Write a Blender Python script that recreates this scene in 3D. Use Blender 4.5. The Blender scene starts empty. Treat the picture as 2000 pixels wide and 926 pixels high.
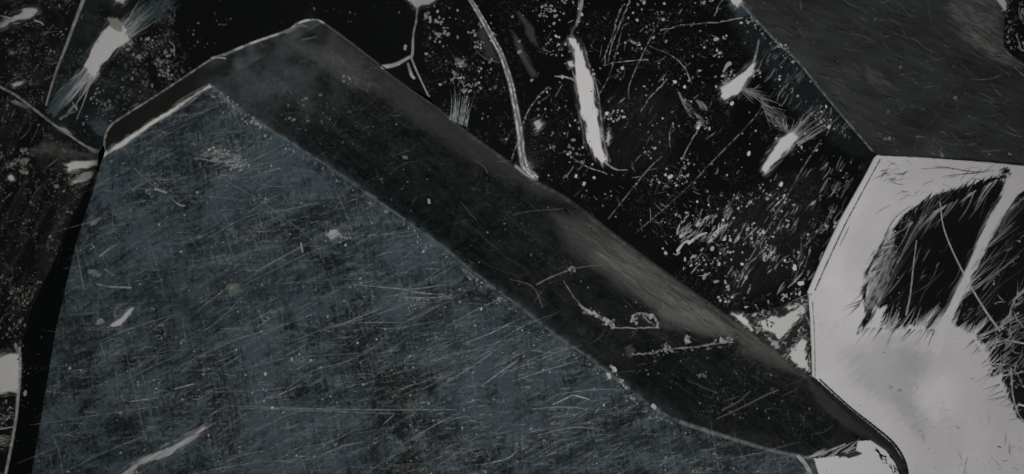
import bpy, math
import numpy as np
from mathutils import Vector

scene = bpy.context.scene
R = np.random.RandomState(7)
U = 1e-4            # one canvas unit = 0.1 mm of stone
H = 0.5             # camera height over the stones (m)

# ------------------------------------------------------------------ camera
cam_d = bpy.data.cameras.new('camera'); cam = bpy.data.objects.new('camera', cam_d)
scene.collection.objects.link(cam); scene.camera = cam
cam.location = (0, 0, H); cam.rotation_euler = (0, 0, 0)
cam_d.sensor_width = 36; cam_d.lens = 90; cam_d.clip_start = 0.01; cam_d.clip_end = 20
scene.cycles.filter_width = 1.0

# ------------------------------------------------------------------ world and lamps
w = bpy.data.worlds.new('World'); scene.world = w; w.use_nodes = True
bg = w.node_tree.nodes['Background']; bg.inputs[0].default_value = (0.9, 1.0, 0.95, 1); bg.inputs[1].default_value = 0.002
def lamp(name, direction, dist, size, power, col):
    d = Vector(direction).normalized()
    l = bpy.data.lights.new(name, 'AREA'); l.size = size; l.energy = power; l.color = col
    o = bpy.data.objects.new(name, l); scene.collection.objects.link(o)
    o.location = d * dist; o.rotation_euler = d.to_track_quat('Z', 'Y').to_euler()
    return d
KEY = lamp('key_softbox', (0.35, -0.8, 1.0), 1.1, 0.55, 1.58, (1.0, 0.968, 0.988))
BLU = lamp('blue_fill_softbox', (-0.75, 0.55, 1.0), 1.1, 0.6, 0.215, (0.56, 0.83, 0.97))  # added bluish fill lamp, lights the areas painted in B
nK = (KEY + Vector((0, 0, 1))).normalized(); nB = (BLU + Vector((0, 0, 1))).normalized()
scene.view_settings.view_transform = 'Standard'; scene.view_settings.look = 'None'
scene.view_settings.exposure = 0; scene.view_settings.gamma = 1

# ------------------------------------------------------------------ canvas of painted reflections, scratches and tarnish, in stone units
MX, MY = 260, 260
CW, CH = 2000 + 2*MX, 926 + 2*MY
K = np.zeros((CH, CW), np.float32)      # painted white reflections and scratches, lobes lean to the key lamp
B = np.zeros((CH, CW), np.float32)      # painted bluish reflections and scratches, lobes lean to the blue fill lamp
T = np.zeros((CH, CW), np.float32)      # warm tint: tarnish, and the hue of painted bevel highlights
YY, XX = np.mgrid[0:CH, 0:CW].astype(np.float32); XX -= MX; YY -= MY

def vnoise(x, y, seed, n=256):
    g = np.random.RandomState(seed).rand(n, n).astype(np.float32)
    xi = np.floor(x).astype(int); yi = np.floor(y).astype(int)
    fx = x-xi; fy = y-yi; fx = fx*fx*(3-2*fx); fy = fy*fy*(3-2*fy)
    a = g[yi % n, xi % n]; b = g[yi % n, (xi+1) % n]; c = g[(yi+1) % n, xi % n]; d = g[(yi+1) % n, (xi+1) % n]
    return (a*(1-fx)+b*fx)*(1-fy)+(c*(1-fx)+d*fx)*fy
def fbm(x, y, seed, octs=4, gain=0.55):
    s = 0; a = 1; t = 0
    for i in range(octs):
        s = s + a*vnoise(x*2**i+17.3*i, y*2**i+5.1*i, seed+i); t += a; a *= gain
    return s/t
def rot(x, y, deg):        # u runs along the direction deg (up-right positive), v across it
    r = math.radians(deg); c, s = math.cos(r), -math.sin(r)
    return x*c+y*s, -x*s+y*c
def win(x0, y0, x1, y1, m=6):
    a = int(max(0, math.floor(x0-m+MX))); b = int(min(CW, math.ceil(x1+m+MX)))
    c = int(max(0, math.floor(y0-m+MY))); d = int(min(CH, math.ceil(y1+m+MY)))
    return slice(c, d), slice(a, b)
def inside(px, py, P):
    r = np.zeros(px.shape, bool); n = len(P)
    for i in range(n):
        x1, y1 = P[i][:2]; x2, y2 = P[(i+1) % n][:2]
        if y1 == y2: continue
        c = ((y1 > py) != (y2 > py)) & (px < (x2-x1)*(py-y1)/(y2-y1)+x1)
        r ^= c
    return r
def dist_poly(px, py, P, closed=True):
    d = np.full(px.shape, 1e9, np.float32); n = len(P)
    for i in range(n if closed else n-1):
        x1, y1 = P[i][:2]; x2, y2 = P[(i+1) % n][:2]
        L = (x2-x1)**2+(y2-y1)**2+1e-9
        t = np.clip(((px-x1)*(x2-x1)+(py-y1)*(y2-y1))/L, 0, 1)
        d = np.minimum(d, np.hypot(px-x1-t*(x2-x1), py-y1-t*(y2-y1)))
    return d
def put(F, sl, v, mode='max', val=1.0):
    if mode == 'max': F[sl] = np.maximum(F[sl], v*val)
    elif mode == 'add': F[sl] += v*val
    elif mode == 'mul': F[sl] *= 1-v*(1-val)      # pulls towards F*val
    elif mode == 'set': F[sl] = F[sl]*(1-v)+v*val
def poly(P, val, F=None, soft=2.0, rag=3.0, ang=30, stretch=4, mode='max', grain=0.0, seed=1, rs=6.0):
    F = K if F is None else F
    xs = [p[0] for p in P]; ys = [p[1] for p in P]; m = soft*3+rag*3+4
    sl = win(min(xs), min(ys), max(xs), max(ys), m); x = XX[sl]; y = YY[sl]
    if x.size == 0: return
    d = dist_poly(x, y, P); d = np.where(inside(x, y, P), d, -d)
    u, v = rot(x, y, ang)
    n = fbm(u/(rs*stretch), v/rs, seed+int(abs(P[0][0]))*3+int(abs(P[0][1])), 3)-0.5
    d = d+n*rag*4
    msk = np.clip(d/soft+0.5, 0, 1); msk = msk*msk*(3-2*msk)
    if grain: msk = msk*(1-grain+grain*np.clip(fbm(u/(8*stretch)*2, v/3.0, seed+91, 3)*2.6-0.8, 0, 1))
    if F is K and mode == 'max' and val >= .5:
        st = fbm(u/(6*stretch)+3, v/1.9, seed+55, 3); bl = fbm(x/9, y/9, seed+66, 3)
        fr = np.clip(1+d/(rag*2.2+4), 0, 1)*np.clip(st*4.2-2.2, 0, 1)*(d < 0)
        put(F, sl, fr, mode, val*.6)
        put(F, sl, np.clip(1+d/(rag*2.2+6), 0, 1)**2*(.5+bl), 'max', .09*val)
        msk = msk*np.clip(.62+.75*np.clip(d/6, 0, 1)+(.9*(st-.5)+.5*(bl-.5))*(1-.8*np.clip(d/12, 0, 1)), .1, 1)
    put(F, sl, msk, mode, val)
def smooth_pts(P, k=6):
    P = np.array(P, float)
    if len(P) < 3: return P
    out = []
    Q = np.vstack([2*P[0]-P[1], P, 2*P[-1]-P[-2]])
    for i in range(1, len(Q)-2):
        for t in np.linspace(0, 1, k, endpoint=False):
            a, b, c, d = Q[i-1:i+3]
            out.append(0.5*((2*b)+(-a+c)*t+(2*a-5*b+4*c-d)*t*t+(-a+3*b-3*c+d)*t**3))
    out.append(P[-1]); return np.array(out)
def line(P, w0, w1, val, F=None, brk=0.0, jit=0.0, mode='max', soft=1.0, seed=0, mid=None, bs=7.0):
    """scratch and edge-highlight stroke: width w0 to w1, value val, brk = how broken up it is"""
    F = K if F is None else F
    P = smooth_pts(P, 5) if len(P) > 2 else np.array(P, float)
    if jit: P = P+R.normal(0, jit, P.shape)
    n = len(P)
    seg = np.hypot(*(P[1:]-P[:-1]).T); cum = np.concatenate([[0], np.cumsum(seg)]); tot = cum[-1]+1e-6
    for i in range(n-1):
        x1, y1 = P[i]; x2, y2 = P[i+1]
        wm = max(w0, w1, mid or 0)
        sl = win(min(x1, x2), min(y1, y2), max(x1, x2), max(y1, y2), wm+2); x = XX[sl]; y = YY[sl]
        if x.size == 0: continue
        L = (x2-x1)**2+(y2-y1)**2+1e-9
        t = np.clip(((x-x1)*(x2-x1)+(y-y1)*(y2-y1))/L, 0, 1)
        d = np.hypot(x-x1-t*(x2-x1), y-y1-t*(y2-y1))
        g = (cum[i]+t*seg[i])/tot
        ww = w0+(w1-w0)*g
        if mid is not None: ww = ww+(mid-(w0+w1)/2)*4*g*(1-g)
        v = np.clip((ww/2-d)/soft+0.5, 0, 1)*np.minimum(1, ww/soft+0.15)
        if brk:
            nz = vnoise(x/bs+seed*3.1, y/bs+seed*1.7, 200+seed)
            v = v*(1-brk+brk*np.clip(nz*3-1, 0, 1))
        put(F, sl, v, mode, val)
def rnd_in(P, n, thin=True):
    xs = [p[0] for p in P]; ys = [p[1] for p in P]; out = []
    k = 0
    while len(out) < n and k < 60:
        x = R.uniform(min(xs), max(xs), n*2); y = R.uniform(min(ys), max(ys), n*2)
        m = inside(x, y, P)
        if thin: m &= R.rand(len(x)) < np.clip(fbm(x/34, y/30, 777, 3)*3.4-1.15, .06, 1)
        out += list(zip(x[m], y[m])); k += 1
    return out[:n]
def scat(P, n, ang, sd, ln, w, val, F=None, brk=0.3, curve=0.05, mode='max'):
    for x, y in rnd_in(P, n):
        a = math.radians(R.normal(ang, sd)); L = ln[0]*(ln[1]/ln[0])**R.rand(); W = R.uniform(*w); v = val[0]+(val[1]-val[0])*R.rand()**2
        dx, dy = math.cos(a)*L/2, -math.sin(a)*L/2; c = R.normal(0, curve)*L
        pts = [(x-dx, y-dy), (x-dy*0+c*math.sin(a), y+c*math.cos(a)), (x+dx, y+dy)] if L > 14 else [(x-dx, y-dy), (x+dx, y+dy)]
        line(pts, W*.3, W*.3, v, F, brk, 0, mode, 1.0, R.randint(50), mid=W)
def specks(P, n, s, val, F=None, ang=50, el=1.8):
    for x, y in rnd_in(P, n):
        r = s[0]*(s[1]/s[0])**(R.rand()**1.6); v = R.uniform(*val); e = R.uniform(1, el); a = math.radians(R.normal(ang, 30))
        dx, dy = math.cos(a)*r*(e-1), -math.sin(a)*r*(e-1)
        line([(x-dx, y-dy), (x+dx, y+dy)], r*2, r*R.uniform(1, 2), v, F, 0, 0, 'max', 1.3)
def clumps(P, nc, per, rad, s, val, ang=50):
    for x, y in rnd_in(P, nc):
        q = R.uniform(.5, 1)*rad; o = [(x+q*math.cos(t), y+q*math.sin(t)*R.uniform(.4, 1)) for t in np.linspace(0, 6.28, 7)[:-1]]
        specks(o, int(per*R.uniform(.4, 1.4)), s, val, ang=ang)

#@@FACETS
# ------------------------------------------------------------------ facet outlines: (x, y, height) in stone units
f1_edge = [(415,168,60),(455,205,60),(500,235,60),(600,298,60),(690,358,60),(790,428,60),(860,478,60),(930,535,60),(1010,595,60),(1080,650,60),(1150,698,60),(1215,748,60),(1275,795,60),(1330,825,60),(1440,860,58),(1520,883,56),(1590,896,54)]
f1_left = [(205,296,58),(180,380,58),(150,470,58),(110,640,58),(85,790,58),(62,926,58),(25,1170,58)]
out_left = [(202,284,40),(208,262,30),(218,243,25),(300,190,20),(360,150,18),(415,113,16),(490,86,14),(570,55,10),(590,44,8),(612,39,6),(632,44,6)]
out_right = [(632,44,6),(660,62,6),(735,122,4),(790,165,4),(850,205,4),(905,250,4),(960,290,4),(1035,343,4),(1110,385,4),(1200,455,4),(1300,530,4),(1440,627,4),(1530,690,4),(1600,745,4),(1660,798,4),(1710,838,4),(1745,868,4),(1765,900,4),(1773,930,4),(1785,1170,4)]
tip = [(1590,896,54),(1640,890,45),(1672,880,40),(1676,862,36),(1700,860,30),(1730,880,22),(1748,905,18),(1757,930,16),(1765,1170,16)]
side_out = [(205,296,58),(192,325,20),(170,368,15),(140,430,10),(110,500,8),(62,600,6),(38,690,5),(32,780,5),(24,850,5),(10,926,5),(-30,1170,5)]
front_face = f1_left[:1]+f1_edge+[(1600,930,54),(1650,1170,54)]+f1_left[:0:-1]
upper_bevel = [(205,296,58)]+out_left+[(415,168,60)]
long_bevel = out_right+tip[::-1]+f1_edge[-2::-1]
tip_facet = tip+[(1650,1170,54),(1600,930,54)]
side_facet = f1_left+side_out[:0:-1]
# neighbours
v812 = [(803,112,11),(806,75,17),(812,20,26),(806,-10,35),(800,-220,36)]
ridge = [(1035,343,4),(1020,315,12),(1017,260,22),(1009,210,28),(996,155,33),(978,105,36),(962,75,38),(940,35,40),(915,-5,42),(860,-220,44)]
r_edge = [(1712,303,50),(1650,232,46),(1600,172,44),(1560,122,42),(1520,85,40),(1485,48,38),(1440,0,36),(1300,-220,32)]
mw = [(1712,303,50),(1690,345,46),(1662,395,42),(1640,435,38),(1605,510,30),(1580,573,22)]
black_facet = [(632,44,6),(660,62,6),(735,122,4),(750,131,6),(775,122,11)]+v812+[(330,-220,30),(345,-10,28),(340,60,24),(372,120,20),(386,132,17),(415,113,16),(490,86,14),(570,55,10),(590,44,8),(612,39,6)]
wedge_facet = [(750,131,6),(790,165,4),(838,190,4),(820,150,11),(803,112,11),(775,122,11)]
fan_facet = [(803,112,11),(820,150,11),(838,190,4),(850,205,4),(905,250,4),(960,290,4)]+ridge+v812[::-1][:-1]
mirror_facet = ridge[::-1]+[(1110,385,4),(1200,455,4),(1300,530,4),(1425,616,4),(1470,612,10),(1520,600,14)]+mw[::-1]+r_edge[1:]
grey_facet = r_edge+[(1900,-220,34),(1940,-10,34),(1962,30,34),(1960,90,36),(1980,112,38),(2010,130,40),(2260,150,46),(2260,350,60),(2000,325,56),(1850,312,53)]
dark_corner = [(1900,-220,34),(2260,-220,20),(2260,150,46),(2010,130,40),(1980,112,38),(1960,90,36),(1962,30,34),(1940,-10,34)]
white_facet = mw+[(1585,650,12),(1588,735,6),(1600,745,4),(1660,798,4),(1710,838,4),(1745,868,4),(1765,900,4),(1773,930,4),(1785,1170,4),(2260,1170,-20),(2260,350,60),(2000,325,56),(1850,312,53)]
crumb_facet = [(1425,616,4),(1470,612,10),(1520,600,14),(1580,573,22),(1585,650,12),(1588,735,6),(1530,690,4),(1440,627,4)]
l_line = [(163,-10,30),(150,30,28),(140,60,26),(115,125,20),(88,215,12)]
s_line = [(-260,60,20),(0,170,18),(30,185,17),(60,205,15),(88,228,13),(130,260,12),(165,284,14),(192,300,18)]
ul_right = [(205,296,58)]
upper_left_b = [(163,-10,30),(200,-220,30),(330,-220,30),(345,-10,28),(340,60,24),(372,120,20),(386,132,17),(360,150,18),(300,190,20),(218,243,25),(208,262,30),(202,284,40),(192,300,18),(165,284,14),(130,260,12),(88,228,13),(115,125,20),(140,60,26),(150,30,28)]
upper_left_a = [(-260,-220,24),(200,-220,30),(163,-10,30),(150,30,28),(140,60,26),(115,125,20),(88,228,13),(60,205,15),(30,185,17),(0,170,18),(-260,60,20)]
left_a = [(-260,60,20),(0,170,18),(30,185,17),(60,205,15),(88,228,13),(130,260,12),(165,284,14),(192,300,18),(192,325,20),(170,368,15),(140,430,10),(110,500,8),(62,600,6),(38,690,5),(-260,700,2)]
left_b = [(38,690,5),(32,780,5),(24,850,5),(10,926,5),(-30,1170,5),(-260,1170,0),(-260,700,2)]

#@@REFLECTIONS AND SCRATCHES
# ------------------------------------------------------------------ painted reflections and surface marks: broad patches first
def region(P, k=0.0, b=0.0, t=0.0):
    xs = [p[0] for p in P]; ys = [p[1] for p in P]
    sl = win(min(xs), min(ys), max(xs), max(ys), 2); m = inside(XX[sl], YY[sl], P)
    K[sl][m] = k; B[sl][m] = b; T[sl][m] = t
    return sl, m
# front face: bluish brushed metal, mottled
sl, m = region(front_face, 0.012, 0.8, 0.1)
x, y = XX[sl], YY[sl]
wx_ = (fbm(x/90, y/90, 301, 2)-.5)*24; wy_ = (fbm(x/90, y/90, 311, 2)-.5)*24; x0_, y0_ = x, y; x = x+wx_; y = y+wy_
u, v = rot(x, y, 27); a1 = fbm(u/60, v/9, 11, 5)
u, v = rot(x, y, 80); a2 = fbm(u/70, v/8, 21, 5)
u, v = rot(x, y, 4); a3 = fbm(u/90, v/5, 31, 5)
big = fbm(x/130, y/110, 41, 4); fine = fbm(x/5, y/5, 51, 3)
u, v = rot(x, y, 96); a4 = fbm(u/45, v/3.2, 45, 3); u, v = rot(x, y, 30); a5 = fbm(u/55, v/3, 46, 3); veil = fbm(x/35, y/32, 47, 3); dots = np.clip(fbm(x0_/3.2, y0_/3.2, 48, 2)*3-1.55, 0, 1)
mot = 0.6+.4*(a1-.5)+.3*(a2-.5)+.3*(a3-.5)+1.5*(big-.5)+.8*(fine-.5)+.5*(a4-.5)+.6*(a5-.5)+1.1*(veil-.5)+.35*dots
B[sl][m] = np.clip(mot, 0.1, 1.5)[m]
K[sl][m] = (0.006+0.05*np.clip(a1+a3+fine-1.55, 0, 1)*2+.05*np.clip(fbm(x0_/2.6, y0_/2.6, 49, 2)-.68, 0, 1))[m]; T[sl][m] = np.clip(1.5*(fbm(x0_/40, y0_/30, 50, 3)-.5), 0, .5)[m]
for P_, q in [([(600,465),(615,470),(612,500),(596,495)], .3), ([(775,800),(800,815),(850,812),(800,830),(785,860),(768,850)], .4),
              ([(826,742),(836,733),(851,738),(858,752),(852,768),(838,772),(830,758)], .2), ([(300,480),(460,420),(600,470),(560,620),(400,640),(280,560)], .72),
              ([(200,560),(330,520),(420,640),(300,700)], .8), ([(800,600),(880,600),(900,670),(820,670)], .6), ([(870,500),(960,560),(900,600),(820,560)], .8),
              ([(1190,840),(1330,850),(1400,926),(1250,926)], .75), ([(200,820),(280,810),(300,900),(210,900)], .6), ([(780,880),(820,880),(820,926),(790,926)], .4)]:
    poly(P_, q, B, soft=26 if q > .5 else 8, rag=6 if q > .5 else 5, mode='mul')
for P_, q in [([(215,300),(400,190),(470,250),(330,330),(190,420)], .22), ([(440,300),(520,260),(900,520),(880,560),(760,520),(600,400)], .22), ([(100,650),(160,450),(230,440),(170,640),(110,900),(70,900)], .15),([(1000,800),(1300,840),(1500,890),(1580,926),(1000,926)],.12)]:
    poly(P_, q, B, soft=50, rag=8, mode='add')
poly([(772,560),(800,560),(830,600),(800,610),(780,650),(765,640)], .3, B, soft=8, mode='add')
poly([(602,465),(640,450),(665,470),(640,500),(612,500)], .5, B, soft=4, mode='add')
poly([(370,260),(450,290),(500,330),(440,320),(360,290)], .03, K, soft=12, grain=.6, mode='add')
# upper bevel
sl, m = region(upper_bevel, 0.012, 0.05, 0.7); x, y = XX[sl], YY[sl]
fade = np.clip((x-380)/90, 0, 1); n1 = fbm(x/26, y/20, 61, 4)
B[sl][m] = (0.03+fade*np.clip(.36+1.5*(n1-.5), .05, 1))[m]; K[sl][m] = (0.016+0.014*n1+fade*.03*n1)[m]; T[sl][m] = (0.75-.5*fade)[m]
# long bevel
sl, m = region(long_bevel, 0.006, 0.06, 0.3); x, y = XX[sl], YY[sl]
n1 = fbm(x/30, y/24, 71, 4); u, v = rot(x, y, -38); n2 = fbm(u/80, v/8, 81, 4)
end = np.clip((720-x)/160, 0, 1)*np.clip((260-y)/80, 0, 1)
B[sl][m] = np.clip(.09+.1*(n2-.5)+.12*(n1-.5)+.2*end*(1+2.2*(n1-.5)), 0, 1)[m]
K[sl][m] = np.clip(.006+.007*(n2-.4)+.012*(n1-.4)+.028*end*n1*2+.006*np.clip((x-1150)/300, 0, 1), .001, 1)[m]
T[sl][m] = 0.25
f1_ = fbm(x/6, y/5, 85, 3); B[sl][m] += (.16*(f1_-.5)+.1*np.clip((620-x)/200, 0, 1)*f1_)[m]; K[sl][m] += (.012*np.clip(f1_-.5, 0, 1))[m]
poly([(650,60),(740,128),(860,215),(1040,352),(1120,400),(1040,375),(900,300),(760,200),(690,160),(620,110)], .035, K, soft=30, rag=2, ang=-38, mode='add')  # soft rim light painted along the outer edge
for P_, q, s in [([(1080,420),(1150,425),(1300,535),(1440,640),(1570,730),(1490,690),(1420,650),(1300,620),(1210,560),(1110,480)], .07, 34),
              ([(1200,470),(1300,545),(1400,620),(1440,660),(1380,655),(1290,615),(1240,560),(1150,500)], .05, 20),
              ([(1290,605),(1380,610),(1440,640),(1430,662),(1340,650),(1285,635)], .045, 12),
              ([(1440,632),(1530,700),(1570,735),(1500,715),(1450,690)], .05, 14),
              ([(1560,720),(1700,850),(1750,890),(1765,926),(1740,890),(1680,855),(1600,790)], .035, 8),
              ([(560,80),(640,90),(730,150),(700,165),(620,130)], .03, 20)]:
    poly(P_, q, K, soft=s, rag=3, ang=-35, mode='add', grain=.25)
    poly(P_, .6, T, soft=s, rag=2, mode='set')  # painted hazy highlights on the bevel, warmed by the tint
for P_ in [[(1190,555),(1230,590),(1280,605),(1230,608),(1180,580)], [(1290,655),(1350,660),(1400,665),(1330,668)], [(1230,670),(1420,665),(1460,720),(1640,830),(1600,880),(1330,800),(1240,740)],[(560,230),(620,240),(900,430),(1000,560),(900,500),(700,360)]]:
    poly(P_, .35, K, soft=16, rag=3, mode='mul')
scat([(1100,430),(1200,470),(1440,640),(1560,725),(1420,650),(1220,560)], 110, -36, 5, (26,130), (1,5), (.006,.028), mode='add', curve=.05); scat([(1150,450),(1300,540),(1440,640),(1420,655),(1250,570)], 40, -36, 5, (26,110), (1,4), (.75,.92), mode='mul')
line([(740,130),(855,212),(905,254),(962,296),(1035,350),(1110,392),(1200,462),(1300,538),(1438,634),(1528,698)], 5, 5, .05, soft=5, mode='add', brk=.6, bs=16)  # thin painted rim light on the bevel edge
sl, m = region(side_facet, .003, .02, .5); x, y = XX[sl], YY[sl]; u, v = rot(x, y, 76); K[sl][m] = (.002+.03*np.clip(fbm(u/70, v/6, 91, 4)-.5, 0, 1)*np.clip(1.3-(y-330)/380, .1, 1))[m]
region(tip_facet, .9, .1, 0)  # white reflection painted over the tip
# neighbours
region(black_facet, .003, .02, .2); region(wedge_facet, .004, .02, .2); region(fan_facet, .003, .02, .3)
region(mirror_facet, .0025, .01, .1)
sl, m = region(grey_facet, .03, .1, .1); x, y = XX[sl], YY[sl]
u, v = rot(x, y, -22); n2 = fbm(u/50, v/7, 101, 4); n1 = fbm(x/90, y/60, 111, 3)
K[sl][m] = np.clip(.042+.016*(n2-.5)+.03*(n1-.5), .003, 1)[m]; B[sl][m] = np.clip(.14+.25*(n2-.5)+.3*(n1-.5), .02, 1)[m]
for P_, q, s in [([(1865,-60),(1935,-20),(1955,30),(1958,90),(1990,125),(1950,118),(1900,95),(1875,60),(1855,20)], .13, 26), ([(1880,60),(1950,85),(2000,128),(2100,150),(1950,122)], .06, 14),
                 ([(1690,125),(1720,140),(1745,170),(1725,178),(1695,160)], .07, 16), ([(1620,120),(1670,140),(1700,165),(1650,145)], .03, 10), ([(1450,0),(1700,280),(1700,240),(1560,60),(1500,-10)], .012, 40)]:
    poly(P_, q, K, soft=s, rag=6, ang=-32, mode='add', grain=.75); poly(P_, .4, T, soft=s, mode='set')  # diagonal sheen painted in lobes
sl, m = region(dark_corner, .004, .03, .2)
sl, m = region(white_facet, .9, .0, .0); x, y = XX[sl], YY[sl]  # key lamp reflection painted over the whole facet
K[sl][m] = (.9+.2*(fbm(x/120, y/100, 121, 3)-.5)+.05*(fbm(x/12, y/12, 122, 3)-.5))[m]
region(crumb_facet, .02, .1, .3)
sl, m = region(upper_left_a, .006, .06, .2); x, y = XX[sl], YY[sl]; K[sl][m] = (.003+.02*np.clip(fbm(x/25, y/18, 131, 4)-.45, 0, 1)*3)[m]
sl, m = region(upper_left_b, .006, .06, .2); x, y = XX[sl], YY[sl]; K[sl][m] = (.003+.02*np.clip(fbm(x/25, y/18, 132, 4)-.45, 0, 1)*3)[m]
B[sl][m] = np.clip(.25*np.clip((330-x)/120, 0, 1)*fbm(x/20, y/20, 133, 3), 0, 1)[m]
sl, m = region(left_a, .006, .03, .7); x, y = XX[sl], YY[sl]
u, v = rot(x, y, 65); n1 = fbm(u/60, v/12, 141, 4); K[sl][m] = (.003+.045*np.clip(n1-.48, 0, 1)*2)[m]; T[sl][m] = .6
sl, m = region(left_b, .005, .02, .4)

def grit(P, amp, s_=3.2, c_=40, seed=400):
    xs = [p[0] for p in P]; ys = [p[1] for p in P]
    sl = win(min(xs), min(ys), max(xs), max(ys), 2); m = inside(XX[sl], YY[sl], P); x, y = XX[sl], YY[sl]
    g = np.clip(fbm(x/s_, y/s_, seed, 3)*4.2-2.45, 0, 1)*np.clip(fbm(x/c_, y/c_, seed+9, 3)*4-1.6, 0, 1)
    K[sl][m] += (amp*g)[m]
grit(upper_left_a, .16); grit(upper_left_b, .1, 4); grit(left_a, .12, 5, 30, 420); grit(left_b, .15); grit(mirror_facet, .05, 2.8, 50, 440); grit(fan_facet, .08, 3.4, 30, 460)
grit([p for p in upper_left_b if p[0] > 200], .15, 4.5, 26, 480); grit(long_bevel, .05, 3.6, 60, 490); grit(crumb_facet, .6, 5, 20, 500); grit(dark_corner, .3)
# ---- dark reflections and pale tongues painted into the white facet
D1 = [(1683,575),(1690,530),(1712,490),(1740,452),(1775,410),(1820,382),(1880,362),(1940,345),(1962,352),(1956,400),(1929,452),(1909,500),(1882,555),(1856,600),(1836,622),(1822,645),(1800,636),(1770,636),(1745,645),(1722,640),(1728,600),(1712,600),(1690,640),(1676,650),(1690,610)]
D2 = [(1990,380),(1946,440),(1921,490),(1893,555),(1868,606),(1858,634),(1890,645),(1925,675),(1938,735),(1955,730),(1965,760),(1985,812),(2010,830),(2060,800),(2070,700),(2060,360),(2010,370)]
for D in (D1, D2):
    poly(D, .004, K, soft=7, rag=4.5, ang=57, stretch=7, mode='set', rs=3.2)
    poly(D, .02, B, soft=3, rag=4, ang=57, stretch=6, mode='set')
poly([(1660,1000),(1640,760),(1690,700),(1730,650),(1810,680),(1830,720),(1800,760),(1790,860),(1700,830)], .12, K, soft=60, rag=8, mode='mul') if False else None
poly([(1650,700),(1720,650),(1810,690),(1790,760),(1800,850),(1740,800),(1680,760)], .76, K, soft=44, rag=8, mode='mul')
poly([(1650,700),(1720,650),(1810,690),(1790,760),(1800,850),(1740,800),(1680,760)], 1.3, B, soft=40, rag=6, mode='add')
poly([(1800,750),(1840,730),(1870,740),(1868,800),(1830,815),(1800,790)], .97, K, soft=36, rag=9, mode='set')
poly([(1730,750),(1760,770),(1790,790),(1820,830),(1800,860),(1770,830)], .9, K, soft=16, rag=5, mode='mul')
poly([(1640,400),(1690,330),(1720,330),(1660,470),(1640,560),(1610,560)], 1.07, K, soft=20, rag=4, mode='mul')
def fibres(P0, P1, n, ang, sd, ln, w, val, F=None, brk=.3):
    """scratches that start along the segment P0-P1"""
    for i in range(n):
        t = R.rand(); x = P0[0]+(P1[0]-P0[0])*t; y = P0[1]+(P1[1]-P0[1])*t
        a = math.radians(R.normal(ang, sd)); L = R.uniform(*ln); W = R.uniform(*w); c = R.normal(0, .04)*L
        line([(x, y), (x+math.cos(a)*L/2+c, y-math.sin(a)*L/2), (x+math.cos(a)*L, y-math.sin(a)*L)], W, .4, R.uniform(*val), F, brk, 0, 'max', 1, R.randint(50))
fibres((1690,650),(1830,640), 60, 56, 9, (12,60), (1.5,7), (.4,.9))
fibres((1830,650),(1900,660), 26, 50, 10, (15,60), (2,7), (.5,.95))
fibres((1900,660),(1945,740), 24, 35, 16, (12,55), (1.5,6), (.4,.9))
fibres((1684,560),(1740,455), 26, 40, 14, (10,36), (1,3.5), (.3,.9))
fibres((1700,520),(1690,600), 20, 65, 10, (15,70), (1,3), (.2,.6))
fibres((1925,455),(1870,600), 18, 45, 10, (15,110), (1,3.5), (.2,.7))
fibres((1740,455),(1950,350), 36, 232, 10, (12,80), (1,3.5), (.2,.8))
scat(D1, 70, 58, 9, (10,90), (.7,1.8), (.04,.35)); scat(D1, 60, 35, 14, (6,30), (.6,1.6), (.05,.4), F=B)
scat(D1[:6]+[(1790,420),(1730,520),(1720,580)], 60, 62, 16, (6,30), (.8,2), (.1,.4))
scat(D2, 90, 45, 22, (6,60), (.7,2.4), (.05,.5)); specks(D2, 60, (.6,2.2), (.1,.6))
scat([(1930,560),(2010,560),(2010,830),(1960,790),(1945,700)], 60, 60, 50, (8,36), (1,3), (.2,.7), curve=.15)
fibres((1690,640),(1800,420), 44, 57, 6, (30,150), (.7,1.7), (.05,.4)); fibres((1900,640),(1960,420), 26, 50, 8, (30,130), (.7,1.8), (.05,.4)); fibres((1950,740),(1990,560), 40, 40, 20, (15,70), (.8,2.6), (.15,.65))
for P0_, P1_, a_, n_ in (((1690,640),(1830,645),237,26), ((1676,600),(1740,455),220,20), ((1740,450),(1950,350),55,26), ((1900,660),(1945,740),215,14), ((1945,740),(1990,820),200,12)):
    for _ in range(n_):
        t_ = R.rand(); x_ = P0_[0]+(P1_[0]-P0_[0])*t_; y_ = P0_[1]+(P1_[1]-P0_[1])*t_; a = math.radians(R.normal(a_, 9)); l_ = R.uniform(8, 46)
        line([(x_, y_), (x_+math.cos(a)*l_, y_-math.sin(a)*l_)], R.uniform(1.5, 4), .4, R.uniform(.15, .7), mode='mul', brk=.3)
poly([(1968,350),(2000,338),(1986,380),(1944,445),(1918,490),(1898,530),(1874,575),(1860,615),(1852,650),(1840,700),(1815,690),(1825,655),(1835,630),(1864,570),(1889,520),(1910,470),(1933,420),(1955,385)], .9, K, soft=3, rag=1.2, ang=60, stretch=6)
poly([(1690,540),(1712,485),(1745,450),(1750,500),(1725,580),(1695,620)], .3, K, soft=10, rag=5, ang=60, stretch=3, mode='add', grain=.95, rs=3); poly([(1690,540),(1712,485),(1745,450),(1750,500),(1725,580),(1695,620)], .5, B, soft=10, rag=5, mode='add', grain=.8)
line([(1836,395),(1842,440),(1856,480),(1880,530),(1905,575),(1930,615),(1952,645)], 2, 4.5, .62, brk=.2)
line([(1790,470),(1784,520),(1778,575),(1770,615)], 2, 3.5, .5, brk=.3)
line([(1740,470),(1725,520),(1695,585)], 2, 3, .5, brk=.3)
line([(1890,665),(1950,640),(1990,610)], 5, 2, .55, brk=.4); line([(1910,680),(1960,665),(2010,672)], 5, 2, .5, brk=.4); line([(1860,600),(1930,545),(1990,500)], 3, 1.5, .4, brk=.3)
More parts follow.
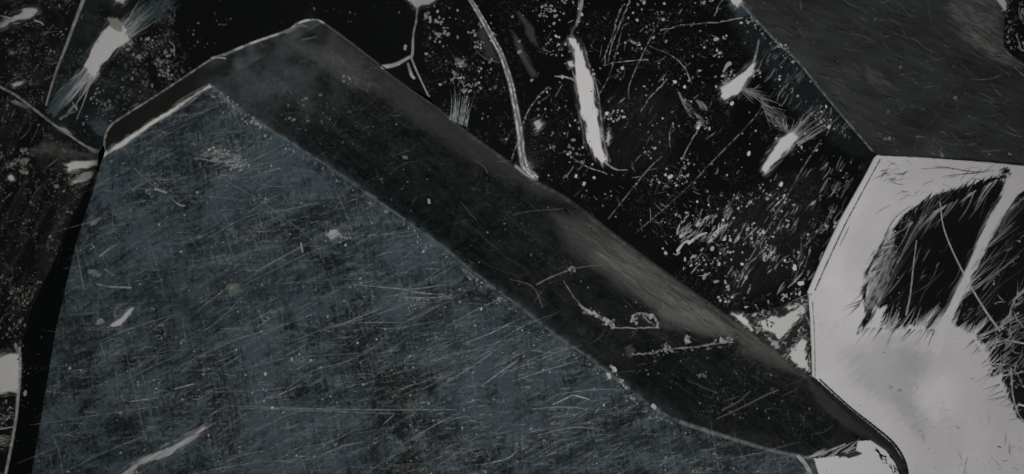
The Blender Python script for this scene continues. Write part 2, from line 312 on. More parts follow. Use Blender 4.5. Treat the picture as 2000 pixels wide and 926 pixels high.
line([(1955,640),(1975,600),(1990,575),(2010,560)], 5, 2, .5, brk=.5, jit=2); line([(1975,720),(1978,770),(1990,810),(2020,840)], 4, 2, .6, brk=.4)
line([(1985,800),(1990,790),(2010,795)], 3, 3, .6); line([(1980,812),(2000,825),(2020,830)], 3, 3, .6)
scat([(1938,334),(1964,328),(1976,342),(1958,352)], 22, 25, 25, (6,16), (2,5), (.05,.4), mode='mul')
scat([(1720,310),(1960,330),(1940,345),(1800,380),(1720,420)], 36, 20, 20, (8,40), (1,2.5), (.5,.8), mode='mul', brk=.1)
for P_ in ([(1745,340),(1762,340),(1772,334)], [(1800,330),(1850,328),(1900,335),(1940,332)], [(1840,345),(1880,340),(1930,336)], [(1720,480),(1745,430),(1780,400)], [(1640,480),(1660,440)], [(1735,352),(1750,350)]):
    line(P_, 1, 1, .35, mode='mul', mid=3, brk=.3)
scat([(1600,600),(1680,650),(1800,860),(1990,926),(2000,840),(1700,700)], 50, 40, 60, (5,26), (.8,2), (.75,.92), mode='mul', brk=.1)
specks([(1640,560),(1700,680),(1800,820),(1990,920),(1990,760),(1700,640)], 6, (.8,2), (.02,.1))
for p_ in ((1953,872,3,.3), (1872,835,2.5,.55), (1758,762,4,.6), (1741,756,3,.6)): line([(p_[0]-2,p_[1]),(p_[0]+2,p_[1]+1)], p_[2]*1.6, p_[2], p_[3], mode='mul')
scat([(1870,870),(2000,850),(2000,926),(1870,926)], 30, 120, 60, (5,30), (1,2.4), (.6,.85), mode='mul', brk=.3)

for P_, q in [([(1600,620),(1680,690),(1700,760),(1640,730)], .9), ([(1780,850),(1860,820),(1900,870),(1840,930),(1790,926)], .92), ([(1700,340),(1850,330),(1760,400),(1690,500),(1660,470)], .95), ([(1760,560+90),(1830,700),(1800,760),(1740,720)], .88)]:
    poly(P_, q, K, soft=50, rag=10, ang=60, mode='mul', grain=.3); poly(P_, .8, B, soft=50, rag=10, mode='add')
# ---- crumbs between mirror, white facet and bevel
for P_, q in [([(1430,612),(1448,614),(1466,634),(1470,646),(1455,638),(1440,626)], .9), ([(1480,628),(1505,618),(1532,618),(1555,604),(1570,592),(1572,608),(1552,628),(1532,655),(1520,662),(1508,650),(1490,645)], .8),
              ([(1536,696),(1552,676),(1566,655),(1574,668),(1576,700),(1584,730),(1562,716)], .85), ([(1535,600),(1560,590),(1565,596),(1540,606)], .7), ([(1500,660),(1520,668),(1525,680),(1512,680)], .5)]:
    poly(P_, q, K, soft=2.5, rag=2.5, ang=45, stretch=2, seed=5)
scat(crumb_facet, 60, 30, 50, (4,22), (1,3.5), (.2,.8)); scat(crumb_facet, 26, 30, 60, (6,18), (1,4), (.01,.05), mode='mul')
specks([(1450,600),(1590,570),(1600,620),(1500,640)], 30, (.8,2.2), (.2,.7))

# ---- stone rims: edge highlights painted as lines
line([(1709,309),(1690,346),(1662,396),(1640,436),(1605,512),(1580,571)], 4, 6, .8, soft=1.4)
line([(1719,312),(1698,350),(1672,398),(1650,440),(1616,512),(1592,566)], 2.2, 3, .08, mode='mul', brk=.3)
line([(1705,300),(1685,345),(1632,434),(1598,508),(1574,566)], 4, 5, .01, mode='mul')
line([(1581,573),(1583,610),(1585,650),(1588,735)], 4, 3, .75, brk=.2); line([(1587,590),(1591,660),(1592,735)], 2, 2, .25, mode='mul', brk=.4)
line([(1716,309),(1780,308),(1850,314),(1930,319),(2000,326),(2100,333)], 6, 3, .62, brk=.15)
line([(1720,303),(1850,309),(2000,321)], 3, 4, .2, mode='mul')
line([(1704,295),(1650,232),(1600,172),(1560,122),(1520,85),(1485,48),(1440,0)], 3, 4, .25, brk=.6, soft=1.4, bs=5)
line([(1704,295),(1650,232),(1600,172),(1560,122),(1520,85),(1485,48),(1440,0)], 5, 6, .7, F=B, brk=.5)
specks([(1440,0),(1490,42),(1560,112),(1600,165),(1590,172),(1540,120),(1480,60),(1430,20)], 40, (1,2.6), (.2,.6))
poly([(1422,-20),(1440,-20),(1450,3),(1440,12),(1430,8)], .9, K, soft=2, rag=2); poly([(1420,0),(1450,0),(1470,20),(1450,40),(1430,20)], .6, B, soft=10, rag=5, mode='add')

# ---- mirror facet: painted white glints, then specks and scratches
poly([(1113,75),(1126,77),(1136,100),(1146,130),(1156,150),(1162,200),(1170,235),(1176,280),(1186,312),(1176,318),(1160,304),(1148,280),(1142,240),(1134,215),(1128,180),(1124,150),(1122,115)], .95, K, soft=3, rag=2.6, ang=100, stretch=3, seed=3)
line([(1160,150),(1168,180),(1174,230),(1180,280)], 2, 4, .35, brk=.6); line([(1112,90),(1118,60),(1128,40),(1132,-10)], 6, 4, .3, brk=.7); line([(1126,50),(1134,20),(1137,-10)], 4, 7, .5, brk=.5)
poly([(1108,120),(1116,118),(1124,130),(1112,132)], .8, soft=2, rag=1); poly([(1185,262),(1190,254),(1193,266),(1188,282),(1184,276)], .7, soft=2, rag=1)
line([(1084,149),(1105,151),(1122,157),(1128,170)], 2.4, 5, .5, brk=.4); line([(1172,308),(1200,330),(1225,332)], 5, 1.5, .4, brk=.5)
for P_ in ([(1181,124),(1184,100),(1196,70),(1204,40),(1216,10)], [(1188,120),(1194,90),(1206,60),(1222,20),(1230,0)], [(1180,128),(1200,122),(1230,119),(1265,117)], [(1270,90),(1310,108),(1334,128),(1350,162)], [(1252,218),(1270,190),(1290,170),(1302,155)], [(1330,315),(1345,285),(1362,255),(1376,235)], [(1108,300),(1140,322),(1185,340)], [(1309,290),(1308,262),(1314,240)], [(1290,60),(1340,48),(1400,44),(1450,35)], [(1490,490),(1460,520),(1440,560)],[(1000,310),(1030,220),(1070,170)],[(1395,30),(1405,8),(1412,0)]):
    line(P_, 1.5, 2.5, .42, brk=.75, jit=.6, bs=5)
poly([(1043,238),(1052,233),(1062,243),(1055,252),(1048,256)], .62, soft=2.5, rag=2)
poly([(1406,172),(1418,163),(1436,152),(1456,138),(1468,124),(1478,120),(1472,138),(1460,152),(1452,168),(1442,184),(1432,186),(1424,194),(1414,198),(1409,186)], .95, soft=2.5, rag=2.4, ang=40)
line([(1458,145),(1470,125),(1478,100),(1482,78)], 7, 2, .5, brk=.5); line([(1413,140),(1420,128),(1425,124)], 3, 8, .5)
poly([(1488,330),(1496,312),(1510,290),(1528,268),(1545,257),(1557,258),(1556,275),(1545,292),(1526,305),(1508,322),(1494,340)], .95, soft=3, rag=2.8, ang=40)
fibres((1545,255),(1560,285), 30, 48, 10, (15,80), (1,3), (.2,.6)); fibres((1520,240),(1545,262), 26, 120, 25, (8,36), (1,2.4), (.15,.5))
fibres((1440,170),(1470,180), 22, -30, 16, (15,60), (1,2.4), (.15,.5)); fibres((1500,235),(1480,180), 26, -30, 20, (15,60), (1,2.2), (.1,.45))
poly([(1325,180),(1340,195),(1360,222),(1372,232),(1350,225),(1332,205)], .4, soft=5, rag=3, ang=-50, grain=.9)
poly([(1355,195),(1375,200),(1385,218),(1370,215)], .35, soft=4, rag=3, ang=-50, grain=.9)
mir = [p[:2] for p in mirror_facet]
poly([(1440,0),(1480,45),(1560,122),(1650,235),(1705,303),(1660,300),(1560,220),(1480,130),(1420,30)], .22, B, soft=30, rag=6, mode='add', grain=.4)
for P_ in ([(1190,430),(1260,340),(1300,300)], [(1210,60),(1190,150),(1170,200)], [(1500,420),(1560,330),(1600,270)], [(1420,560),(1500,440),(1530,400)], [(1600,500),(1660,400),(1690,340)], [(1240,470),(1330,380),(1360,340)], [(1380,330),(1470,230),(1490,200)], [(1290,30),(1240,150),(1230,190)]):
    line([(a+R.normal(0,8), b+R.normal(0,8)) for a, b in P_], 1, 1.4, .3, brk=.8, bs=5, mid=2)
poly([(1180,200),(1260,160),(1330,200),(1300,330),(1200,330)], .012, soft=50, rag=9, ang=55, mode='add', grain=.6); poly([(1400,400),(1600,330),(1580,520),(1420,590)], .014, soft=50, rag=9, ang=55, mode='add', grain=.6)
core = [(1060,0),(1430,0),(1500,80),(1600,190),(1690,300),(1640,400),(1560,570),(1440,600),(1200,430),(1060,330)]
specks(core, 300, (.6,2), (.15,.75)); specks(core, 90, (1.4,4), (.5,.95))
clumps(core, 30, 14, 26, (.7,2.4), (.15,.7))
scat(core, 230, 52, 22, (5,34), (.8,2), (.06,.45), brk=.5); scat(core, 70, -35, 25, (5,26), (.8,1.8), (.05,.35), brk=.5)
low = [(1300,420),(1400,380),(1520,340),(1600,400),(1620,440),(1570,570),(1460,600),(1400,590),(1330,500)]
scat(low, 150, 58, 12, (6,38), (1,3.4), (.2,.85), brk=.5); specks(low, 110, (.8,3), (.3,.85), ang=58, el=2.5)
scat([(1560,340),(1600,300),(1690,310),(1580,560),(1530,560)], 90, 62, 8, (8,40), (.8,2.2), (.1,.5), brk=.4)
scat([(1490,60),(1560,130),(1660,250),(1620,260),(1530,200),(1480,120)], 80, 55, 10, (10,50), (1,2.4), (.2,.8), F=B); scat([(1490,60),(1560,130),(1660,250),(1620,260),(1530,200),(1480,120)], 60, 55, 12, (8,40), (.8,2), (.1,.4))
scat([(1330,440),(1400,420),(1390,480),(1320,500)], 36, 45, 14, (8,30), (1.5,4), (.3,.8), brk=.5)
for P_ in ([(1323,490),(1335,475),(1345,470)], [(1345,475),(1365,460),(1380,455)]): line(P_, 5, 3, .75, brk=.3)
specks([(1000,0),(1120,0),(1110,150),(1040,200),(1000,120)], 40, (.8,3), (.2,.6)); specks([(1050,200),(1130,200),(1150,320),(1080,360),(1040,320)], 30, (.8,3), (.15,.5))
scat([(1180,300),(1400,330),(1420,560),(1220,440)], 70, -40, 20, (6,30), (.8,2), (.05,.35))
poly([(1000,60),(1010,70),(1030,110),(1050,150),(1040,150),(1015,110)], .07, soft=8, rag=2, ang=-60, mode='add'); poly([(1010,20),(1040,50),(1050,90),(1035,80)], .06, soft=8, rag=2, mode='add')
# ---- curved ridge
rl = [(915,-6),(940,35),(962,75),(978,105),(995,155),(1007,210),(1015,260),(1019,300),(1026,328),(1044,346)]
line(rl, 8, 15, .3, soft=2.5, brk=.4); line([(a-3,b) for a, b in rl], 2.5, 4, .85, brk=.6, jit=.5, bs=5); line([(a+4,b) for a, b in rl], 2.5, 3, .7, brk=.65, jit=.6, bs=5)
line([(1008,325),(1030,343),(1048,350)], 6, 4, .4, soft=3)
# ---- edges by the fan, highlights painted in
poly([(792,-30),(850,-30),(848,0),(838,9),(822,10),(814,20),(806,8),(795,2)], .5, soft=3, rag=2.2, ang=10)
line([(815,14),(813,40),(807,70),(806,100),(804,112)], 3, 5, .38, brk=.5); line([(748,131),(770,127),(785,120),(801,111)], 8, 5, .55, brk=.2, soft=2.5); line([(803,112),(812,135),(826,165),(838,190)], 4, 3, .42, brk=.25)
line([(797,125),(803,145),(808,152)], 5, 6, .5, brk=.5); line([(792,90),(791,96)], 6, 5, .4)
for i in range(34):
    x0 = 876+R.rand()*38; y0 = 232+(x0-876)*.42; t = R.uniform(.25, 1.05); q_ = (x0-876)/38
    P_ = [(x0, y0), (x0+6*t, y0-32*t), (x0+(4+14*q_)*t+R.uniform(-2,2), y0-74*t)]
    line(P_, R.uniform(1.2, 3.4), .6, 1.1, F=B, brk=.5, seed=i); line(P_, R.uniform(1, 2.4), .5, R.uniform(.1,.45), brk=.6, seed=i)
specks([(880,140),(940,130),(940,185),(900,175)], 60, (.7,2.6), (.15,.6))
specks([(830,10),(960,10),(990,150),(1000,280),(880,200),(830,120)], 80, (.8,3), (.12,.55))
for c in ((835,32),(857,40),(868,60),(934,87),(920,65),(855,75),(898,124)): specks([(c[0]-9,c[1]-7),(c[0]+9,c[1]-7),(c[0]+9,c[1]+7),(c[0]-9,c[1]+7)], 9, (1,3.2), (.2,.5))
poly([(885,110),(905,120),(915,135),(895,130)], .15, soft=5, rag=3, mode='add'); poly([(940,40),(965,95),(975,120),(950,110),(935,70)], .05, soft=14, rag=2, mode='add')
line([(930,100),(950,115),(975,122)], 2, 2, .14, brk=.3)
# ---- black facet
specks([(520,0),(800,0),(740,90),(640,30)], 14, (.6,2), (.05,.2)); specks([(345,20),(460,20),(420,90),(370,100)], 22, (.7,2), (.08,.3))
# ---- upper left
poly([(172,148),(165,128),(178,96),(198,62),(216,44),(232,42),(246,58),(250,78),(224,100),(196,130),(182,150)], .9, soft=4, rag=4, ang=52, stretch=5)  # painted brush-shaped white glint
fibres((165,130),(195,145), 34, 232, 7, (25,110), (2,6), (.15,.6)); fibres((170,135),(195,145), 20, 232, 8, (40,120), (1,3), (.5,1.2), F=B)
fibres((215,60),(250,80), 40, 42, 9, (25,90), (1.5,4), (.1,.5)); fibres((215,60),(250,80), 40, 42, 9, (30,100), (1.5,4), (.3,1.1), F=B)
poly([(212,38),(228,34),(240,46),(238,62),(226,60),(216,52)], .95, T, soft=4, rag=2, mode='set'); poly([(212,38),(228,34),(240,46),(238,62),(226,60),(216,52)], .4, K, soft=4, rag=2, mode='set')
poly([(95,215),(120,170),(150,140),(160,160),(130,200),(110,232)], .8, B, soft=8, rag=6, ang=55, mode='add')
poly([(280,10),(350,-20),(330,30),(250,60)], .5, B, soft=18, rag=8, ang=40, mode='add')
line([(165,-6),(152,28),(140,60),(126,98),(113,130),(100,170),(90,205)], 7, 3, .42, brk=.35, soft=2); line([(164,0),(141,58)], 2, 3, .6, brk=.3)
line([(132,220),(146,205),(150,215),(142,200)], 3, 2, .4, brk=.3); line([(118,232),(135,222),(146,218)], 5, 2, .25, brk=.4)
poly([(28,30),(48,18),(72,15),(76,22),(58,36),(36,42),(20,46)], .8, soft=3, rag=3, ang=15); fibres((30,35),(10,45), 14, 190, 12, (10,40), (1.5,4), (.3,.7))
poly([(0,48),(10,40),(24,40),(10,52),(-10,56)], .6, soft=3, rag=2.5); poly([(222,-10),(250,-10),(240,6),(226,5)], .7, soft=3, rag=2.5); line([(68,40),(80,44),(84,48)], 4, 3, .5)
poly([(23,165),(34,160),(46,160),(40,167),(28,170)], .75, soft=2, rag=1.2); line([(20,160),(35,150),(60,163)], 2, 1, .15)
poly([(18,100),(28,101),(26,106),(19,106)], .5, soft=2, rag=1)
ula = [(0,0),(150,0),(130,60),(85,190),(0,165)]; ulb = [(250,80),(360,60),(365,140),(220,235),(160,270),(140,230),(200,150)]
specks(ula, 150, (.6,2), (.06,.4)); scat(ula, 70, 20, 30, (5,26), (.8,2), (.06,.35)); specks(ulb, 160, (.6,2.2), (.05,.35)); clumps([(240,80),(340,90),(335,150),(250,150)], 12, 16, 18, (.8,2.8), (.1,.42)); clumps([(170,190),(235,180),(230,215),(170,225)], 6, 14, 14, (.7,1.8), (.08,.3))
line([(330,80),(340,90),(340,108)], 2, 3, .3, brk=.4)
line([(-60,140),(0,170),(30,186),(60,208),(90,232),(110,247),(130,260),(165,284),(198,300)], 5, 4, .4, brk=.45, soft=1.5)
poly([(20,196),(45,200),(62,210),(45,210),(25,203)], .4, soft=3, rag=2, ang=-30, grain=.6); poly([(105,243),(125,250),(140,262),(125,258)], .5, soft=3, rag=2, ang=-30, grain=.4)
poly([(60,290),(90,276),(130,285),(190,300),(190,312),(120,305),(60,300)], .09, soft=12, rag=5, ang=-10, mode='add', grain=.4)
poly([(165,285),(195,293),(200,300),(185,300)], .25, soft=6, rag=1)
# ---- left stone: painted white glints, specks, scratches
poly([(129,320),(145,314),(165,316),(190,316),(192,322),(175,326),(150,332),(134,334)], .9, soft=2.5, rag=2, ang=5); poly([(140,352),(165,338),(188,333),(189,342),(165,356),(143,360)], .7, soft=3, rag=2.5, ang=18, grain=.5)
fibres((140,355),(188,345), 16, 205, 10, (8,30), (1,3), (.2,.6))
poly([(16,344),(22,340),(28,345),(28,352),(21,354),(16,350)], .95, soft=2, rag=.5); poly([(106,362),(114,360),(115,368),(107,368)], .3, soft=3, rag=1)
la = [(0,190),(60,220),(180,310),(160,370),(110,490),(60,590),(35,690),(0,690)]
specks(la, 260, (.6,2.3), (.05,.38)); clumps([(0,290),(70,290),(60,350),(0,340)], 10, 16, 16, (1,2.8), (.1,.4)); scat(la, 120, 62, 18, (6,40), (.8,2.2), (.04,.3), brk=.5)
specks([(20,560),(60,560),(45,680),(10,690)], 60, (.8,2.2), (.1,.45)); poly([(120,370),(165,375),(110,490),(60,580),(85,480)], .02, soft=24, rag=6, ang=65, mode='add', grain=.5)
poly([(-260,700),(0,697),(20,690),(36,692),(38,720),(36,768),(18,766),(0,770),(-260,780)], .97, soft=3, rag=2, ang=10)
line([(38,680),(39,720),(36,765),(32,810),(24,860),(10,930),(-6,1000)], 6, 5, .6, brk=.35, soft=1.6)
fibres((-5,850),(2,870), 12, 12, 8, (16,32), (1,2.5), (.3,.7)); line([(0,838),(26,834)], 3, 2, .55); line([(30,672),(36,690)], 5, 6, .6, brk=.5)
scat([(0,800),(24,800),(10,926),(0,926)], 26, 20, 30, (5,18), (1,3), (.1,.5)); specks([(0,780),(30,780),(20,840),(0,850)], 16, (1,2), (.2,.6)); specks([(48,765),(54,765),(54,772),(48,772)], 2, (2,3), (.5,.6))
specks([(60,600),(90,640),(60,900),(40,800)], 12, (.6,1.6), (.1,.3))

# ---- front stone: painted ridge and rim highlights, scratches
poly([(207,299),(222,286),(250,268),(296,236),(335,212),(372,188),(410,164),(415,169),(392,182),(350,211),(326,228),(290,248),(262,270),(238,288),(214,300)], .98, soft=2.5, rag=1.2, ang=32, stretch=3)
line([(340,204),(360,190),(400,168)], 2, 2, .3, brk=.6); fibres((345,205),(400,172), 12, 60, 20, (4,14), (1,3), (.1,.3))
line([(203,292),(206,265),(217,245),(240,228),(300,190),(358,152),(415,114)], 4, 3, .5, brk=.6, soft=1.5); line([(415,114),(440,106),(490,85),(560,60),(580,47),(598,40),(618,39),(632,45)], 5, 4, .7, brk=.65, soft=2, bs=10)
poly([(198,292),(206,292),(212,300),(204,306),(198,300)], .7, soft=3, rag=1); line([(560,62),(585,50),(600,52)], 8, 3, .2, soft=3); line([(632,45),(680,80),(745,130)], 4, 3, .13, soft=3, brk=.2)
line([(418,112),(440,114)], 2, 3, .5)
eg = [p[:2] for p in f1_edge]
line(eg[:14], 20, 20, .14, F=B, soft=18, mode='add', brk=.8, bs=12); line(eg[:14], 9, 9, .03, soft=6, mode='add', brk=.9, bs=12); line(eg[:14], 3, 3, .13, brk=.9, soft=2, bs=6); line(eg[:14], 5, 5, .22, F=B, brk=.9, mode='add', soft=4)
for i in range(1, len(eg)-3):
    (x0, y0), (x1, y1) = eg[i], eg[i+1]
    fibres((x0-3, y0+3), (x1-3, y1+3), int(math.hypot(x1-x0, y1-y0)/5), 68, 24, (3, 15), (.7, 1.8), (.1, .6), F=B); fibres((x0-8, y0+9), (x1-8, y1+9), int(math.hypot(x1-x0, y1-y0)/9), 60, 30, (3, 12), (.7, 1.6), (.04, .26))
line(eg[13:], 8, 5, .14, brk=.4, soft=3); line(eg[13:], 9, 8, .5, F=B, brk=.3, mode='add', soft=4)
for i in range(len(eg)-4):
    (x0, y0), (x1, y1) = eg[i], eg[i+1]
    specks([(x0-4,y0+5),(x1-4,y1+5),(x1-9,y1+13),(x0-9,y0+13)], 9, (.8,2.4), (.06,.34))
specks([(418,172),(470,205),(520,250),(500,245),(430,195)], 50, (.8,2.8), (.12,.45))
fibres((905,525),(940,548), 9, 255, 6, (5,14), (1,2), (.2,.5))
specks([(1180,715),(1200,715),(1225,760),(1205,750)], 16, (1,3.4), (.25,.65)); poly([(1184,728),(1193,728),(1194,740),(1186,740)], .6, soft=2, rag=1)
line([(1276,793),(1279,796)], 9, 7, .55)
ff = [(205,310),(415,185),(800,450),(1000,605),(1330,835),(1580,900),(1600,926),(66,926),(110,660),(160,460)]
scat(ff, 1300, 26, 10, (10,110), (.6,1.3), (.01,.15), brk=.6, curve=.02, mode='add'); scat(ff, 520, 82+20, 7, (12,90), (.7,1.8), (.015,.1), brk=.4, mode='add')
scat(ff, 520, 3, 7, (10,90), (.7,1.6), (.02,.2), brk=.5, mode='add'); scat(ff, 500, 28, 14, (10,80), (.7,1.8), (.1,.4), F=B, brk=.4, mode='add')
scat(ff, 900, 20, 70, (5,20), (.7,1.6), (.02,.14), mode='add'); scat(ff, 700, 20, 70, (5,22), (.8,2), (.15,.6), F=B, mode='add')
scat([(1000,610),(1180,730),(1330,840),(1560,900),(1560,926),(850,926),(880,800)], 300, 8, 8, (10,60), (.7,1.6), (.02,.2), brk=.6, curve=.03, mode='add')
scat([(1100,830),(1580,905),(1600,926),(1080,926)], 150, 60, 25, (10,50), (.8,2), (.2,.7), F=B, brk=.4, mode='add')
scat(ff, 170, 25, 8, (50,230), (.8,1.7), (.06,.26), brk=.55, curve=.025, mode='add'); scat(ff, 60, 3, 4, (60,220), (.7,1.5), (.06,.2), brk=.6, curve=.02, mode='add'); scat(ff, 90, 103, 7, (50,170), (.8,1.8), (.03,.1), brk=.5, curve=.03, mode='add')
scat([(860,560),(1180,740),(1330,840),(1560,900),(1560,926),(650,926),(700,700)], 260, 24, 9, (8,44), (.8,2), (.06,.34), brk=.5, curve=.02); scat([(280,720),(420,740),(400,830),(280,900),(200,880)], 60, 12, 12, (6,26), (.8,2), (.08,.4), brk=.4)
scat(ff, 300, 28, 14, (14,120), (.8,2), (.45,.75), F=B, brk=.3, mode='mul'); scat(ff, 200, 95, 12, (14,80), (1,2.6), (.3,.6), F=B, brk=.3, mode='mul')
specks(ff, 800, (.6,2), (.05,.42)); specks(ff, 50, (1.2,2.8), (.3,.6)); clumps(ff, 20, 8, 16, (.7,2), (.1,.4))
poly([(215,636),(222,630),(238,620),(250,606),(260,601),(256,612),(246,626),(236,636),(222,638)], .72, soft=2, rag=1, ang=35)
poly([(172,637),(185,634),(196,622),(206,628),(196,634)], .38, soft=3, rag=1.5, ang=15, grain=.4); line([(165,644),(200,644),(238,642)], 2, 2, .12)
poly([(236,930),(252,912),(280,895),(318,878),(350,862),(375,848),(398,834),(408,829),(400,842),(372,864),(346,876),(330,890),(300,900),(270,912),(258,930)], .6, soft=4, rag=3.2, ang=28, stretch=4, grain=.35)
line([(340,880),(372,858),(412,830)], 3, 2, .35, brk=.4); poly([(170,526),(185,524),(200,535),(190,542),(176,536)], .25, soft=4, rag=3, grain=.5); line([(205,526),(222,538)], 3, 3, .3, brk=.5)
line([(190,555),(215,560),(255,562)], 3, 4, .35, brk=.6); line([(195,500),(215,485),(228,478)], 3, 2, .35, brk=.4); line([(148,480),(158,535),(163,560)], 2, 4, .15)
poly([(395,285),(425,290),(460,305),(480,318),(470,330),(440,322),(410,318),(390,300)], .3, soft=5, rag=5, grain=1.0, ang=10, stretch=2); specks([(395,280),(470,300),(490,325),(430,325)], 50, (.8,2.2), (.2,.6))
line([(380,310),(396,311),(420,316)], 2, 2, .3); line([(262,328),(290,355),(315,372)], 1.5, 2, .25, brk=.3); line([(330,385),(350,400),(360,402)], 3, 3, .35, brk=.6)
poly([(285,370),(295,372),(296,384),(288,380)], .3, soft=3, rag=3, grain=.8); line([(305,370),(325,376)], 4, 3, .5, brk=.3)
poly([(176,434),(196,424),(188,438),(178,441)], .3, soft=3, rag=1.5, grain=.3)
poly([(640,455),(650,448),(660,450),(664,460),(652,468),(642,464)], .5, soft=3, rag=2.5, grain=.6); specks([(630,450),(690,450),(680,480),(630,495)], 22, (.9,2.6), (.2,.6)); line([(588,476),(591,492)], 4, 3, .35); line([(500,530),(540,508),(585,484)], 2, 3, .22, brk=.3)
line([(440,352),(520,400),(585,448),(610,470)], 2, 2, .12, brk=.4); poly([(435,550),(460,555),(475,570),(450,574)], .1, soft=6, rag=3, mode='add')
poly([(435,550),(460,555),(475,570),(450,574)], 1, T, soft=6, rag=3, mode='set')
for P_, q in [([(440,792),(560,797),(700,800),(890,800)], .2), ([(460,797),(600,802),(770,808)], .14), ([(690,556),(740,560),(800,565),(870,556)], .2), ([(770,562),(820,572),(870,576)], .28), ([(780,580),(830,582),(880,578)], .25), ([(850,590),(870,582),(885,583)], .2),
              ([(340,722),(400,690),(470,660),(540,640),(620,610)], .14), ([(180,782),(230,750),(300,715),(360,690)], .12), ([(560,670),(640,640),(720,620),(800,590)], .12), ([(560,760),(610,725),(680,705),(760,660)], .13), ([(905,672),(960,650),(1000,630)], .28), ([(860,755),(900,730),(960,690)], .2), ([(940,755),(980,725),(1010,705)], .35),
              ([(1000,745),(1060,725),(1130,705)], .2), ([(1090,770),(1150,762),(1200,760)], .2), ([(630,888),(670,872),(710,862)], .2), ([(800,860),(850,830),(880,815)], .22), ([(940,908),(990,896),(1010,880)], .3), ([(430,908),(470,890),(520,880)], .15), ([(240,660),(262,760),(282,850)], .1), ([(270,700),(285,760),(300,830)], .1), ([(100,850),(115,880),(122,926)], .15), ([(210,640),(225,720),(232,800)], .08),
              ([(1025,800),(1100,795),(1160,800)], .2), ([(1050,850),(1120,835),(1180,840)], .2), ([(200,702),(260,672)], .15), ([(470,560),(590,500),(640,480)], .1), ([(60,830),(130,820),(260,800),(310,795)], .14), ([(250,785),(300,778),(310,776)], .35), ([(340,760),(370,752),(380,750)], .5), ([(1080,790),(1110,776),(1120,772),(1150,780)], .5), ([(480,720),(560,700),(700,690)], .08), ([(500,840),(560,812),(600,800)], .15),([(995,545),(1040,560),(1060,600)],.1)]:
    line(P_, 1.2, 1.6, q+.04, brk=.45, mid=2.2)
specks([(660,585),(780,570),(900,600),(640,620)], 30, (.7,1.8), (.15,.45))
# long bevel marks
bev = [(480,200),(640,70),(860,230),(1200,470),(1560,740),(1650,850),(1340,800),(1000,560),(600,280)]
specks(bev, 130, (.6,1.9), (.04,.3)); scat(bev, 110, 20, 25, (8,60), (.7,1.6), (.015,.09), mode='add'); scat(bev, 120, -38, 8, (20,120), (.8,2.2), (.008,.03), mode='add')
specks([(540,180),(640,160),(640,240),(540,240)], 40, (.7,2.6), (.06,.28)); specks([(664,148),(688,150),(686,162),(668,160)], 12, (1,2.6), (.15,.4)); poly([(640,135),(680,145),(735,165),(720,178),(670,165)], .035, soft=16, rag=5, ang=-30, mode='add', grain=.6); line([(590,78),(618,72)], 4, 2, .13); specks([(620,120),(730,160),(720,180),(640,150)], 16, (.8,2.4), (.06,.25))
line([(1048,556),(1075,542),(1105,530),(1118,525)], 2.5, 3, .22, brk=.4); line([(1118,525),(1150,520),(1195,517)], 2, 2, .14); pass
line([(1100,550),(1120,580),(1140,602),(1155,612)], 2, 5, .32, brk=.7, jit=1); line([(1138,600),(1160,614),(1185,626),(1198,638)], 5, 9, .5, brk=.8, jit=1, bs=4)
line([(1195,640),(1240,641),(1285,640)], 2.5, 2.5, .38, brk=.4, jit=.5); line([(1233,628),(1238,617),(1255,612),(1272,616),(1283,628),(1285,640)], 5, 4, .45, brk=.6, jit=1, bs=4); line([(1255,616),(1262,624),(1278,636)], 3, 3, .25, brk=.6, jit=1)
line([(1234,692),(1270,690),(1300,683),(1350,678),(1390,672),(1430,668)], 3, 3, .34, brk=.65, jit=.8, bs=5); specks([(1240,688),(1420,664),(1430,676),(1260,698)], 40, (.8,2.2), (.15,.4))
crust = lambda x_, y_, w_, h_, n_: specks([(x_-w_, y_-h_*.3), (x_, y_-h_), (x_+w_, y_-h_*.5), (x_+w_*.8, y_+h_*.6), (x_-w_*.4, y_+h_)], n_, (.8,2.8), (.15,.55), el=2.4)
crust(1345,663,11,8,16); crust(1419,666,12,10,22); crust(1301,676,5,6,8); crust(1117,525,9,6,14); crust(1185,628,16,9,20); crust(1150,607,12,7,10); crust(1270,622,14,9,14); crust(1240,625,8,9,9)
poly([(1222,678),(1230,675),(1237,678),(1238,690),(1230,696),(1223,690)], .09, soft=7, rag=4, grain=.5); specks([(1358,728),(1382,726),(1380,738),(1362,739)], 9, (1,2.4), (.1,.3))
line([(1400,818),(1440,800),(1500,770),(1520,762)], 2, 3, .13); line([(1410,802),(1440,786),(1465,764)], 2, 2, .15, brk=.3); line([(1090,300),(1110,296)], 1, 1, .1)
specks([(1100,530),(1400,650),(1600,800),(1450,830),(1200,700)], 60, (.7,2.2), (.06,.3)); poly([(786,304),(796,306),(796,312),(788,311)], .18, soft=2, rag=1); specks([(728,345),(745,345),(748,356),(730,352)], 6, (1,3), (.1,.2)); poly([(835,388),(840,390),(841,398),(836,398)], .45, soft=2, rag=.5)
for P_ in ([(1000,420),(1040,412),(1100,408)], [(925,312),(945,325),(952,338)], [(970,316),(1000,314)], [(1340,742),(1400,768)], [(900,395),(930,430)]): line(P_, 1.5, 2, .06, mode='add')
# tip
scat([(1560,893),(1690,862),(1680,885),(1640,895)], 16, 28, 8, (20,70), (1.5,4), (.4,.8)); poly([(1640,888),(1668,882),(1680,885),(1660,897),(1640,893)], .04, K, soft=3, rag=3, mode='set')
line([(1583,893),(1620,880),(1650,868)], 4, 3, .6, brk=.3)
line([(1560,892),(1575,910),(1590,940)], 8, 8, .5, brk=.4)
scat([(1700,865),(1745,890),(1760,930),(1745,930)], 26, 130, 16, (8,26), (1.5,3), (.05,.2), mode='mul')
line([(1733,895),(1742,905),(1745,920)], 5, 3, .9)
line([(1600,740),(1660,795),(1708,833),(1745,865),(1766,898),(1774,930)], 3, 5, .02, mode='mul', soft=2)
